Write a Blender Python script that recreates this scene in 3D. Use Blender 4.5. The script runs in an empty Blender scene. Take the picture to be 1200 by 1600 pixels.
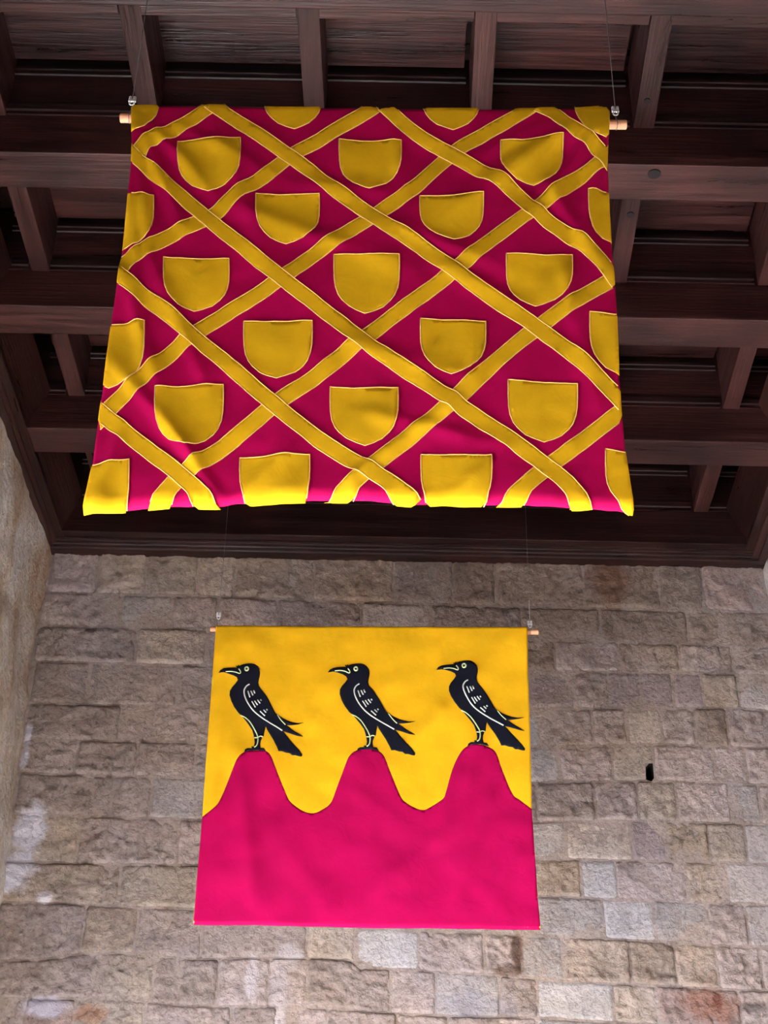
import bpy, bmesh, math, random
from mathutils import Vector, Matrix, noise
from mathutils.geometry import delaunay_2d_cdt
random.seed(11)
S = bpy.context.scene
COL = S.collection

# ------------------------------------------------------------------ camera
FOC = 2450.0                      # focal length in pixels of the 1200 x 1600 frame
PITCH, ROLL = math.radians(33.2), 0.02
CP = Vector((0, 0, 1.6))
Fv = Vector((0, math.cos(PITCH), math.sin(PITCH)))
Uv = Vector((0, -math.sin(PITCH), math.cos(PITCH)))
Rv = Vector((1, 0, 0))
cr = Rv * math.cos(ROLL) + Uv * math.sin(ROLL)
cu = Uv * math.cos(ROLL) - Rv * math.sin(ROLL)
cam = bpy.data.cameras.new('camera')
cam_o = bpy.data.objects.new('camera', cam)
COL.objects.link(cam_o)
M3 = Matrix((cr, cu, -Fv)).transposed()
cam_o.matrix_world = Matrix.Translation(CP) @ M3.to_4x4()
cam.sensor_fit = 'VERTICAL'
cam.sensor_height = 24.0
cam.sensor_width = 18.0
cam.lens = 24.0 * FOC / 1600.0
cam.clip_end = 500
S.camera = cam_o

# ------------------------------------------------------------------ sky, sun, exposure
world = bpy.data.worlds.new('sky')
S.world = world
world.use_nodes = True
wn = world.node_tree
wn.nodes.clear()
w_out = wn.nodes.new('ShaderNodeOutputWorld')
w_bg = wn.nodes.new('ShaderNodeBackground')
w_sky = wn.nodes.new('ShaderNodeTexSky')
w_sky.sky_type = 'NISHITA'
w_sky.sun_disc = False
w_sky.sun_elevation = math.radians(50)
w_sky.sun_rotation = math.radians(230)
w_bg.inputs['Strength'].default_value = 1.15
wn.links.new(w_sky.outputs[0], w_bg.inputs[0])
wn.links.new(w_bg.outputs[0], w_out.inputs[0])

sun = bpy.data.lights.new('sun', 'SUN')
sun.energy = 4.4
sun.angle = 0.0095
sun.color = (1.0, 0.94, 0.86)
sun_o = bpy.data.objects.new('sun', sun)
COL.objects.link(sun_o)
sun_o.location = (-12, -2, 14)
sun_o.rotation_euler = Vector((0.95, 0.18, -0.95)).to_track_quat('-Z', 'Y').to_euler()

S.view_settings.view_transform = 'Standard'
S.view_settings.look = 'None'
S.view_settings.gamma = 1
S.view_settings.use_curve_mapping = False
S.view_settings.exposure = 3.02

# ------------------------------------------------------------------ helpers
def ray(px, py):
    return Fv + cr * ((px - 600) / FOC) - cu * ((py - 800) / FOC)
def on_y(px, py, y):              # the photo's pixel carried onto the upright plane Y = y
    d = ray(px, py)
    return CP + d * ((y - CP.y) / d.y)
def on_z(px, py, z):
    d = ray(px, py)
    return CP + d * ((z - CP.z) / d.z)

def lin(r, g, b):
    def c(v):
        v /= 255.0
        return v / 12.92 if v <= 0.04045 else ((v + 0.055) / 1.055) ** 2.4
    return (c(r), c(g), c(b), 1.0)

def tag(o, label=None, cat=None, group=None, kind=None):
    if label: o['label'] = label
    if cat: o['category'] = cat
    if group: o['group'] = group
    if kind: o['kind'] = kind
    return o

def link(name, me, mat=None, parent=None):
    o = bpy.data.objects.new(name, me)
    COL.objects.link(o)
    if me is not None and mat is not None and not me.materials:
        me.materials.append(mat)
    if parent is not None:
        o.parent = parent
    return o

def mesh(name, verts, faces, mat=None, parent=None, smooth=False):
    me = bpy.data.meshes.new(name)
    me.from_pydata([tuple(v) for v in verts], [], faces)
    me.validate()
    me.update()
    if smooth:
        me.polygons.foreach_set('use_smooth', [True] * len(me.polygons))
    return link(name, me, mat, parent)

def box_bm(bm, x0, x1, y0, y1, z0, z1, bev=0.0):
    r = bmesh.ops.create_cube(bm, size=1.0)
    vs = r['verts']
    for v in vs:
        v.co = Vector(((x0 + x1) / 2 + v.co.x * (x1 - x0), (y0 + y1) / 2 + v.co.y * (y1 - y0), (z0 + z1) / 2 + v.co.z * (z1 - z0)))
    if bev > 0:
        es = list({e for v in vs for e in v.link_edges})
        bmesh.ops.bevel(bm, geom=es, offset=bev, segments=2, profile=0.6, affect='EDGES')

def bm_obj(name, bm, mat, parent=None, smooth=False):
    me = bpy.data.meshes.new(name)
    bm.normal_update()
    bm.to_mesh(me)
    bm.free()
    if smooth:
        me.polygons.foreach_set('use_smooth', [True] * len(me.polygons))
    return link(name, me, mat, parent)

def box(name, x0, x1, y0, y1, z0, z1, mat, parent=None, bev=0.0, shear=0.0):
    bm = bmesh.new()
    box_bm(bm, x0, x1, y0, y1, z0, z1, bev)
    if shear:
        for v in bm.verts:
            v.co.x += shear * v.co.y
    return bm_obj(name, bm, mat, parent)

def extrude_profile(name, prof, x0, x1, mat, parent=None):
    """profile of (y, z) points run along X"""
    n = len(prof)
    vs = [(x0, y, z) for y, z in prof] + [(x1, y, z) for y, z in prof]
    fs = [(i, (i + 1) % n, n + (i + 1) % n, n + i) for i in range(n)]
    fs += [tuple(range(n - 1, -1, -1)), tuple(range(n, 2 * n))]
    return mesh(name, vs, fs, mat, parent)

def tube_geo(pts, rad, seg=8, closed=False):
    vs, fs = [], []
    n = len(pts)
    for i, p in enumerate(pts):
        a = pts[(i - 1) % n] if (closed or i > 0) else pts[i]
        b = pts[(i + 1) % n] if (closed or i < n - 1) else pts[i]
        t = (Vector(b) - Vector(a))
        if t.length < 1e-9: t = Vector((0, 0, 1))
        t.normalize()
        up = Vector((0, 1, 0)) if abs(t.y) < 0.9 else Vector((1, 0, 0))
        s = t.cross(up).normalized()
        u = s.cross(t)
        for k in range(seg):
            an = 2 * math.pi * k / seg
            vs.append(Vector(p) + (s * math.cos(an) + u * math.sin(an)) * rad)
    m = n if closed else n - 1
    for i in range(m):
        for k in range(seg):
            a = i * seg + k
            b = i * seg + (k + 1) % seg
            c = ((i + 1) % n) * seg + (k + 1) % seg
            d = ((i + 1) % n) * seg + k
            fs.append((a, b, c, d))
    if not closed:
        fs.append(tuple(range(seg - 1, -1, -1)))
        fs.append(tuple(range((n - 1) * seg, n * seg)))
    return vs, fs

def tube(name, pts, rad, mat, parent=None, seg=8, closed=False):
    vs, fs = tube_geo(pts, rad, seg, closed)
    return mesh(name, vs, fs, mat, parent, smooth=True)

def interp(poly, x):
    """piecewise linear y(x) through sorted points"""
    if x <= poly[0][0]: return poly[0][1]
    for (x0, y0), (x1, y1) in zip(poly, poly[1:]):
        if x <= x1:
            return y0 + (y1 - y0) * (x - x0) / (x1 - x0) if x1 > x0 else y1
    return poly[-1][1]

# ------------------------------------------------------------------ materials
def new_mat(name):
    m = bpy.data.materials.new(name)
    m.use_nodes = True
    nt = m.node_tree
    nt.nodes.clear()
    out = nt.nodes.new('ShaderNodeOutputMaterial')
    return m, nt, out

def N(nt, t, **kw):
    n = nt.nodes.new(t)
    for k, v in kw.items():
        if k.startswith('i_'):
            n.inputs[k[2:].replace('_', ' ')].default_value = v
        else:
            setattr(n, k, v)
    return n

def ramp(nt, stops):
    r = nt.nodes.new('ShaderNodeValToRGB')
    el = r.color_ramp.elements
    while len(el) < len(stops): el.new(0.5)
    for e, (p, c) in zip(el, stops):
        e.position = p
        e.color = c if len(c) == 4 else (*c, 1)
    return r

def mixc(nt, fac, a, b, mode='MIX'):
    n = nt.nodes.new('ShaderNodeMix')
    n.data_type = 'RGBA'
    n.blend_type = mode
    for s, v in ((0, fac), (6, a), (7, b)):
        if hasattr(v, 'is_linked') or isinstance(v, bpy.types.NodeSocket):
            nt.links.new(v, n.inputs[s])
        else:
            n.inputs[s].default_value = v
    return n.outputs[2]

def wood(name, axis, dark, mid, light, rough=0.34):
    m, nt, out = new_mat(name)
    L = nt.links.new
    geo = N(nt, 'ShaderNodeNewGeometry')
    oi = N(nt, 'ShaderNodeObjectInfo')
    off = N(nt, 'ShaderNodeVectorMath', operation='MULTIPLY_ADD')
    L(oi.outputs['Random'], off.inputs[0])
    off.inputs[1].default_value = (13, 7, 5)
    L(geo.outputs['Position'], off.inputs[2])
    mp = N(nt, 'ShaderNodeMapping')
    L(off.outputs[0], mp.inputs[0])
    mp.inputs['Scale'].default_value = {'x': (1.1, 16, 16), 'y': (16, 1.1, 16)}[axis]
    n1 = N(nt, 'ShaderNodeTexNoise', i_Scale=1.0, i_Detail=7.0, i_Roughness=0.62, i_Distortion=0.7)
    L(mp.outputs[0], n1.inputs['Vector'])
    n2 = N(nt, 'ShaderNodeTexNoise', i_Scale=2.6, i_Detail=4.0, i_Roughness=0.6)
    L(off.outputs[0], n2.inputs['Vector'])
    mp3 = N(nt, 'ShaderNodeMapping')
    L(off.outputs[0], mp3.inputs[0])
    mp3.inputs['Scale'].default_value = {'x': (3, 90, 90), 'y': (90, 3, 90)}[axis]
    n3 = N(nt, 'ShaderNodeTexNoise', i_Scale=1.0, i_Detail=4.0, i_Roughness=0.6)
    L(mp3.outputs[0], n3.inputs['Vector'])
    r1 = ramp(nt, [(0.30, dark), (0.52, mid), (0.74, light)])
    L(n1.outputs[0], r1.inputs[0])
    r2 = ramp(nt, [(0.32, (0.42, 0.40, 0.42)), (0.62, (1.12, 1.05, 1.0))])
    L(n2.outputs[0], r2.inputs[0])
    c = mixc(nt, 1.0, r1.outputs[0], r2.outputs[0], 'MULTIPLY')
    r3 = ramp(nt, [(0.36, (0.62, 0.6, 0.6)), (0.58, (1, 1, 1))])
    L(n3.outputs[0], r3.inputs[0])
    c = mixc(nt, 0.7, c, r3.outputs[0], 'MULTIPLY')
    # each board its own tone
    rr = ramp(nt, [(0.0, (0.72, 0.70, 0.72)), (1.0, (1.25, 1.18, 1.12))])
    L(oi.outputs['Random'], rr.inputs[0])
    c = mixc(nt, 1.0, c, rr.outputs[0], 'MULTIPLY')
    p = N(nt, 'ShaderNodeBsdfPrincipled')
    c = mixc(nt, 1.0, c, (0.68, 0.51, 0.52, 1), 'MULTIPLY')
    p.inputs['Specular IOR Level'].default_value = 0.38
    L(c, p.inputs['Base Color'])
    rgh = ramp(nt, [(0.3, (rough - 0.1,) * 3), (0.7, (rough + 0.2,) * 3)])
    L(n1.outputs[0], rgh.inputs[0])
    L(rgh.outputs[0], p.inputs['Roughness'])
    b = N(nt, 'ShaderNodeBump', i_Strength=0.35, i_Distance=0.01)
    ad = N(nt, 'ShaderNodeMath', operation='ADD')
    L(n1.outputs[0], ad.inputs[0]); L(n3.outputs[0], ad.inputs[1])
    L(ad.outputs[0], b.inputs['Height'])
    L(b.outputs[0], p.inputs['Normal'])
    L(p.outputs[0], out.inputs[0])
    return m

def cloth_mat(name, col, trans=0.22, var=0.10):
    m, nt, out = new_mat(name)
    L = nt.links.new
    geo = N(nt, 'ShaderNodeNewGeometry')
    n = N(nt, 'ShaderNodeTexNoise', i_Scale=5.0, i_Detail=5.0, i_Roughness=0.6)
    L(geo.outputs['Position'], n.inputs['Vector'])
    r = ramp(nt, [(0.3, tuple(c * (1 - var) for c in col[:3])), (0.7, tuple(min(1, c * (1 + var)) for c in col[:3]))])
    L(n.outputs[0], r.inputs[0])
    # woven threads
    wx = N(nt, 'ShaderNodeTexWave', i_Scale=220.0, i_Distortion=0.4, bands_direction='X')
    wz = N(nt, 'ShaderNodeTexWave', i_Scale=220.0, i_Distortion=0.4, bands_direction='Z')
    L(geo.outputs['Position'], wx.inputs['Vector']); L(geo.outputs['Position'], wz.inputs['Vector'])
    mul = N(nt, 'ShaderNodeMath', operation='ADD')
    L(wx.outputs['Fac'], mul.inputs[0]); L(wz.outputs['Fac'], mul.inputs[1])
    b1 = N(nt, 'ShaderNodeBump', i_Strength=0.08, i_Distance=0.002)
    L(mul.outputs[0], b1.inputs['Height'])
    # small creases
    n2 = N(nt, 'ShaderNodeTexNoise', i_Scale=11.0, i_Detail=3.0, i_Roughness=0.55, i_Distortion=0.8)
    L(geo.outputs['Position'], n2.inputs['Vector'])
    b2 = N(nt, 'ShaderNodeBump', i_Strength=0.13, i_Distance=0.02)
    L(n2.outputs[0], b2.inputs['Height'])
    L(b1.outputs[0], b2.inputs['Normal'])
    p = N(nt, 'ShaderNodeBsdfPrincipled', i_Roughness=0.75)
    L(r.outputs[0], p.inputs['Base Color'])
    p.inputs['Specular IOR Level'].default_value = 0.10
    L(b2.outputs[0], p.inputs['Normal'])
    t = N(nt, 'ShaderNodeBsdfTranslucent')
    L(r.outputs[0], t.inputs['Color'])
    L(b2.outputs[0], t.inputs['Normal'])
    mx = N(nt, 'ShaderNodeMixShader')
    mx.inputs[0].default_value = trans
    L(p.outputs[0], mx.inputs[1]); L(t.outputs[0], mx.inputs[2])
    L(mx.outputs[0], out.inputs[0])
    return m

def plain(name, col, rough=0.5, metal=0.0, noise_scale=40.0, var=0.12):
    m, nt, out = new_mat(name)
    L = nt.links.new
    tc = N(nt, 'ShaderNodeTexCoord')
    n = N(nt, 'ShaderNodeTexNoise', i_Scale=noise_scale, i_Detail=4.0)
    L(tc.outputs['Object'], n.inputs['Vector'])
    r = ramp(nt, [(0.3, tuple(c * (1 - var) for c in col[:3])), (0.7, tuple(c * (1 + var) for c in col[:3]))])
    L(n.outputs[0], r.inputs[0])
    p = N(nt, 'ShaderNodeBsdfPrincipled', i_Roughness=rough, i_Metallic=metal)
    L(r.outputs[0], p.inputs['Base Color'])
    L(p.outputs[0], out.inputs[0])
    return m

YW = 8.13                          # face of the end wall
def wpt(px, py): return on_y(px, py, YW)

# marks with a shape of their own on the end wall: (px, py, half width, half height, colour, strength)
STAINS = [
    (48, 1300, 26, 46, lin(216, 215, 226), 1.0),
    (20, 1365, 34, 34, lin(218, 217, 228), 1.0),
    (70, 1402, 13, 9, lin(220, 217, 224), 1.0),
    (42, 1165, 7, 40, lin(208, 206, 216), 0.9),
    (75, 1574, 42, 17, lin(196, 195, 212), 0.85),
    (393, 1530, 12, 34, lin(196, 188, 192), 1.0),
    (436, 1545, 14, 70, lin(186, 176, 176), 0.85),
    (452, 1490, 16, 18, lin(186, 178, 178), 0.9),
    (140, 1585, 26, 16, lin(160, 112, 84), 0.6),
    (808, 1487, 10, 32, lin(92, 66, 52), 0.8),
    (792, 1518, 24, 8, lin(96, 72, 58), 0.7),
    (1105, 1572, 46, 30, lin(152, 104, 84), 0.6),
    (1120, 1566, 8, 14, lin(110, 60, 48), 0.7),
    (950, 905, 34, 46, lin(124, 84, 62), 0.6),
    (1176, 1575, 18, 9, lin(92, 84, 78), 0.7),
    (740, 1570, 60, 24, lin(160, 158, 168), 0.5),
]

def stone_mat(name, use_obj_color=True, base=None, bump=1.0, stains=True):
    m, nt, out = new_mat(name)
    L = nt.links.new
    geo = N(nt, 'ShaderNodeNewGeometry')
    pos = geo.outputs['Position']
    if use_obj_color:
        oi = N(nt, 'ShaderNodeObjectInfo')
        basec = oi.outputs['Color']
    else:
        rgb = N(nt, 'ShaderNodeRGB')
        rgb.outputs[0].default_value = base
        basec = rgb.outputs[0]
    n1 = N(nt, 'ShaderNodeTexNoise', i_Scale=7.0, i_Detail=6.0, i_Roughness=0.65)
    L(pos, n1.inputs['Vector'])
    r1 = ramp(nt, [(0.30, (0.74, 0.72, 0.70)), (0.55, (1, 1, 1)), (0.75, (1.14, 1.13, 1.12))])
    L(n1.outputs[0], r1.inputs[0])
    c = mixc(nt, 1.0, basec, r1.outputs[0], 'MULTIPLY')
    # ochre and grey drift over several stones
    n0 = N(nt, 'ShaderNodeTexNoise', i_Scale=1.7, i_Detail=3.0)
    L(pos, n0.inputs['Vector'])
    r0 = ramp(nt, [(0.35, (0.96, 0.98, 1.03)), (0.65, (1.05, 1.0, 0.92))])
    L(n0.outputs[0], r0.inputs[0])
    c = mixc(nt, 1.0, c, r0.outputs[0], 'MULTIPLY')
    # grains and pits
    n2 = N(nt, 'ShaderNodeTexNoise', i_Scale=46.0, i_Detail=6.0, i_Roughness=0.7)
    L(pos, n2.inputs['Vector'])
    r2 = ramp(nt, [(0.36, (0.56, 0.53, 0.50)), (0.47, (0.98, 0.98, 0.98)), (0.7, (1.14, 1.14, 1.14))])
    L(n2.outputs[0], r2.inputs[0])
    c = mixc(nt, 0.75, c, r2.outputs[0], 'MULTIPLY')
    if stains:
        nd = N(nt, 'ShaderNodeTexNoise', i_Scale=9.0, i_Detail=5.0, i_Roughness=0.7)
        L(pos, nd.inputs['Vector'])
        for (px, py, rx, ry, colr, st) in STAINS:
            ce = wpt(px, py)
            ex = (wpt(px + rx, py) - ce).length
            ez = abs((wpt(px, py + ry) - ce).z)
            s = N(nt, 'ShaderNodeVectorMath', operation='SUBTRACT')
            L(pos, s.inputs[0]); s.inputs[1].default_value = ce
            mu = N(nt, 'ShaderNodeVectorMath', operation='MULTIPLY')
            L(s.outputs[0], mu.inputs[0]); mu.inputs[1].default_value = (1 / ex, 0.0, 1 / ez)
            ln = N(nt, 'ShaderNodeVectorMath', operation='LENGTH')
            L(mu.outputs[0], ln.inputs[0])
            ad = N(nt, 'ShaderNodeMath', operation='MULTIPLY_ADD')
            L(nd.outputs[0], ad.inputs[0]); ad.inputs[1].default_value = 2.2
            L(ln.outputs['Value'], ad.inputs[2])
            mr = N(nt, 'ShaderNodeMapRange')
            L(ad.outputs[0], mr.inputs[0])
            mr.inputs[1].default_value = 1.75; mr.inputs[2].default_value = 2.25
            mr.inputs[3].default_value = st; mr.inputs[4].default_value = 0.0
            c = mixc(nt, mr.outputs[0], c, colr)
    p = N(nt, 'ShaderNodeBsdfPrincipled', i_Roughness=0.92)
    p.inputs['Specular IOR Level'].default_value = 0.2
    L(c, p.inputs['Base Color'])
    # hammered relief
    v = N(nt, 'ShaderNodeTexNoise', i_Scale=24.0, i_Detail=10.0, i_Roughness=0.70, i_Distortion=0.12)
    L(pos, v.inputs['Vector'])
    b1 = N(nt, 'ShaderNodeBump', i_Strength=0.85 * bump, i_Distance=0.05)
    L(v.outputs[0], b1.inputs['Height'])
    b2 = N(nt, 'ShaderNodeBump', i_Strength=0.35 * bump, i_Distance=0.01)
    L(n2.outputs[0], b2.inputs['Height'])
    L(b1.outputs[0], b2.inputs['Normal'])
    L(b2.outputs[0], p.inputs['Normal'])
    L(p.outputs[0], out.inputs[0])
    return m

WOOD_BEAM = wood('dark_wood_beam', 'x', (0.030, 0.013, 0.012), (0.068, 0.030, 0.027), (0.12, 0.058, 0.052))
WOOD_JOIST = wood('dark_wood_joist', 'y', (0.030, 0.014, 0.013), (0.062, 0.030, 0.027), (0.105, 0.054, 0.048))
WOOD_PANEL = wood('dark_wood_panel', 'x', (0.016, 0.006, 0.006), (0.048, 0.019, 0.016), (0.10, 0.042, 0.036), rough=0.30)
WOOD_SIDE = wood('dark_wood_side', 'y', (0.02, 0.009, 0.007), (0.04, 0.019, 0.015), (0.07, 0.034, 0.027))
WOOD_PLATE = wood('dark_wood_plate', 'x', (0.015, 0.0065, 0.006), (0.029, 0.013, 0.012), (0.05, 0.022, 0.02))
PLUG = plain('plug_wood', (0.008, 0.005, 0.005), 1.0)
STONE = stone_mat('end_wall_stone')
MORTAR = stone_mat('mortar', False, lin(160, 148, 141), bump=0.6)
SIDE_STONE = stone_mat('side_wall_rubble', False, lin(176, 156, 134), bump=1.2, stains=False)
FLOOR_MAT = stone_mat('floor_stone', False, lin(205, 198, 190), bump=0.3, stains=False)
HOLE = plain('hole_painted_shade', (0.01, 0.009, 0.008), 0.95)  # near-black colour puts the shade inside the recess onto its walls
CRIMSON = cloth_mat('crimson_cloth', (0.47, 0.0008, 0.080, 1))
YELLOW = cloth_mat('yellow_cloth', (0.86, 0.50, 0.010, 1))
STITCH = plain('pale_stitching', (0.93, 0.55, 0.16), 0.8)
BLACK = cloth_mat('black_cloth', (0.006, 0.007, 0.014, 1), trans=0.02)
CHALK = plain('pale_green_embroidery', (0.50, 0.60, 0.30), 0.8)
CHALK_GREY = plain('pale_grey_embroidery', (0.52, 0.56, 0.50), 0.8)
ROD = plain('pale_wood_rod', lin(206, 150, 112), 0.5, noise_scale=12, var=0.2)
STEEL = plain('bright_steel', (0.85, 0.86, 0.88), 0.3, 0.55)
WIRE = plain('steel_wire', (0.16, 0.16, 0.17), 0.45, 0.8)

# ------------------------------------------------------------------ the setting
H = 6.6                             # underside of the ceiling beams
XL, XR = -2.06, 2.33                # side walls
YN = -3.0                           # near end of the hall, shut by an added wall that cuts the light

ground = mesh('floor', [(-40, -40, 0), (40, -40, 0), (40, 20, 0), (-40, 20, 0)], [(0, 1, 2, 3)], FLOOR_MAT)
tag(ground, 'pale stone paving running out into the courtyard', 'floor', kind='structure')

# --- end wall: mortar bed with a small put-log hole, stones set in it one by one
hole = [(1009, 1199), (1016, 1190), (1020, 1192), (1022, 1216), (1018, 1221), (1009, 1218)]
mp_ = []
outer = [(-30, 830), (1230, 850), (1260, 1680), (-80, 1680)]
pts2 = [Vector(p) for p in outer] + [Vector(p) for p in hole]
edg = [(i, (i + 1) % 4) for i in range(4)] + [(4 + i, 4 + (i + 1) % 6) for i in range(6)]
for gx in range(-20, 1230, 24):
    for gy in range(860, 1670, 24):
        if not (1000 < gx < 1030 and 1180 < gy < 1230):
            pts2.append(Vector((gx + random.uniform(-6, 6), gy + random.uniform(-6, 6))))
cv, ce_, cf, *_ = delaunay_2d_cdt(pts2, edg, [], 0, 1e-4)
vs, fs = [], []
for v in cv:
    p = wpt(v.x, v.y)
    p.y += 0.006 * noise.noise(p * 6)
    vs.append(p)
for f in cf:
    cx = sum(cv[i].x for i in f) / len(f); cy = sum(cv[i].y for i in f) / len(f)
    if not (1008 < cx < 1023 and 1189 < cy < 1222 and all(1007 < cv[i].x < 1024 and 1188 < cv[i].y < 1223 for i in f)):
        fs.append(tuple(f))
# pixel triangles run clockwise: turn them to face the hall
def face_front(vs, fs):
    r = []
    for f in fs:
        n = (vs[f[1]] - vs[f[0]]).cross(vs[f[2]] - vs[f[0]])
        r.append(f if n.y < 0 else tuple(reversed(f)))
    return r
wall_back = mesh('wall_back', vs, face_front(vs, fs), MORTAR, smooth=True)
tag(wall_back, 'rough coursed limestone end wall below the timber ceiling', 'wall', kind='structure')
hb = [wpt(*p) for p in hole]
hv = hb + [p + Vector((0, 0.22, 0)) for p in hb]
hf = [(i, (i + 1) % 6, 6 + (i + 1) % 6, 6 + i) for i in range(6)] + [tuple(range(6, 12))]
tag(mesh('wall_hole', hv, hf, HOLE, wall_back), 'small dark hole beside a pale stone')
# solid masonry behind and below the part in view
box('masonry_core', XL - 0.4, XR + 0.4, YW + 0.24, YW + 0.7, 0, 7.4, MORTAR, wall_back)
zb = wpt(600, 1680).z
box('lower_masonry', XL - 0.1, XR + 0.1, YW + 0.012, YW + 0.24, 0, zb + 0.02, MORTAR, wall_back)

COLS = {'g': (171, 158, 153), 't': (177, 165, 154), 'l': (180, 173, 170), 'w': (187, 184, 184), 'd': (154, 140, 130),
        'p': (177, 164, 160), 'o': (175, 160, 147), 'O': (165, 150, 135), 'r': (175, 154, 145), 'v': (169, 155, 155), 'L': (194, 183, 174)}
HC = [wpt(1006, 1191), wpt(1026, 1226)]
def in_cut(p, c): return c[0].x < p.x < c[1].x and c[1].z < p.z < c[0].z
# smooth dressed stones vs. rock-faced ones
def stone(x0, x1, top, bot, code, cut=None):
    """stone between joints x0, x1 (pixel columns at mid height) and two course lines"""
    xm = (x0 + x1) / 2
    ym = (interp(top, xm) + interp(bot, xm)) / 2
    gap = 0.9
    def col_x(xj, y): return xj + (xj - 676) / 4000.0 * (y - ym)
    w, h = x1 - x0, interp(bot, xm) - interp(top, xm)
    nx, ny = max(5, int(w / 3.6)), max(5, int(h / 3.6))
    dressed = code in 'wlvL'
    proud = random.uniform(0.002, 0.007) if dressed else random.uniform(0.003, 0.013)
    amp = 0.004 if dressed else random.uniform(0.011, 0.021)
    sd = Vector((random.uniform(-90, 90), random.uniform(-90, 90), random.uniform(-90, 90)))
    tilt = (random.uniform(-1, 1) * 0.005, random.uniform(-1, 1) * 0.005)
    jit = 1.6
    vs, fs = [], []
    for j in range(ny + 1):
        for i in range(nx + 1):
            s, t = i / nx, j / ny
            xa, xb = x0 + gap, x1 - gap
            x = xa + (xb - xa) * s
            ya, yb = interp(top, x) + gap, interp(bot, x) - gap
            y = ya + (yb - ya) * t
            x = col_x(x, y)
            e = min(s * w, (1 - s) * w, t * h, (1 - t) * h)        # pixels from the edge
            q = Vector((x * 0.035, y * 0.035, 0)) + sd
            if e < 1e-6:
                # worn, uneven outline with rounded corners
                x += jit * 1.3 * noise.noise(q * 2.2); y += jit * noise.noise(q * 2.2 + Vector((9, 3, 1)))
                cx_ = (0.5 - s) * 2; cy_ = (0.5 - t) * 2
                if abs(cx_) > 0.99 and abs(cy_) > 0.99:
                    x += cx_ * 1.6; y += cy_ * 1.6
            p = wpt(x, y)
            rise = min(1.0, e / 4.5)
            rise = rise * (2 - rise)
            d = 0.0 if e < 1e-6 else (proud * (0.35 + 0.65 * rise) + amp * rise * (0.55 * noise.noise(q * 0.9) + 0.55 * noise.noise(q * 2.3) + 0.5 * noise.noise(q * 4.6) + 0.35 * (0.4 - abs(noise.noise(q * 3.1 + Vector((0, 0, 5))) * 2)))
                                      + tilt[0] * (s - .5) * 2 + tilt[1] * (t - .5) * 2)
            p.y -= max(d, -0.001) if e > 1e-6 else -0.003
            vs.append(p)
    for j in range(ny):
        for i in range(nx):
            a = j * (nx + 1) + i
            if cut and in_cut(vs[a], cut): continue
            fs.append((a, a + nx + 1, a + nx + 2, a + 1))
    o = mesh('stone', vs, fs, STONE, wall_back, smooth=True)
    c = COLS[code]
    k = random.uniform(0.93, 1.06)
    o.color = lin(*(min(255, v * k) for v in c))
    return o

T0 = [(-60, 846), (1260, 878)]
L1 = [(-60, 920), (75, 925), (230, 930), (310, 931), (480, 938), (600, 941), (700, 945), (880, 950), (1000, 952), (1260, 958)]
l2 = [(-60, 972), (70, 978), (340, 983), (565, 990)]
l3 = [(-60, 1025), (60, 1033), (200, 1037), (340, 1040), (565, 1046)]
l4 = [(-60, 1093), (45, 1098), (180, 1102), (340, 1105), (565, 1112)]
l5 = [(-60, 1150), (130, 1157), (290, 1160), (565, 1166)]
l6 = [(-60, 1203), (60, 1209), (230, 1213), (330, 1215), (565, 1222)]
l7 = [(-60, 1265), (80, 1274), (230, 1278), (300, 1281), (565, 1290)]
l8 = [(-60, 1343), (130, 1350), (310, 1352), (565, 1362)]
l9 = [(-60, 1408), (75, 1411), (130, 1414), (300, 1420), (565, 1440)]
r2 = [(565, 990), (830, 1000), (1000, 1004), (1130, 1008), (1260, 1013)]
r3 = [(565, 1040), (830, 1048), (980, 1050), (1090, 1051), (1260, 1058)]
r4 = [(565, 1096), (830, 1107), (1060, 1107), (1150, 1106), (1260, 1116)]
r5 = [(565, 1150), (830, 1167), (1050, 1163), (1260, 1172)]
r6 = [(565, 1210), (830, 1223), (1000, 1220), (1120, 1222), (1260, 1230)]
r7 = [(565, 1272), (830, 1284), (990, 1282), (1140, 1286), (1260, 1291)]
r8 = [(565, 1335), (830, 1342), (1000, 1345), (1260, 1351)]
r9 = [(565, 1395), (845, 1400), (960, 1405), (1100, 1410), (1260, 1416)]
r10 = [(555, 1450), (600, 1452), (850, 1462), (950, 1467), (1050, 1473), (1110, 1477), (1260, 1483)]
m10 = [(-60, 1503), (60, 1500), (125, 1490), (190, 1489), (250, 1494), (310, 1499), (400, 1496), (480, 1497), (545, 1500), (562, 1513), (650, 1516), (770, 1523), (880, 1533), (960, 1537), (1020, 1540), (1120, 1545), (1260, 1551)]
m11 = [(-60, 1560), (160, 1560), (300, 1572), (470, 1573), (510, 1575), (600, 1582), (690, 1587), (840, 1590), (960, 1598), (1260, 1612)]
B0 = [(-60, 1668), (1260, 1676)]
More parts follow.
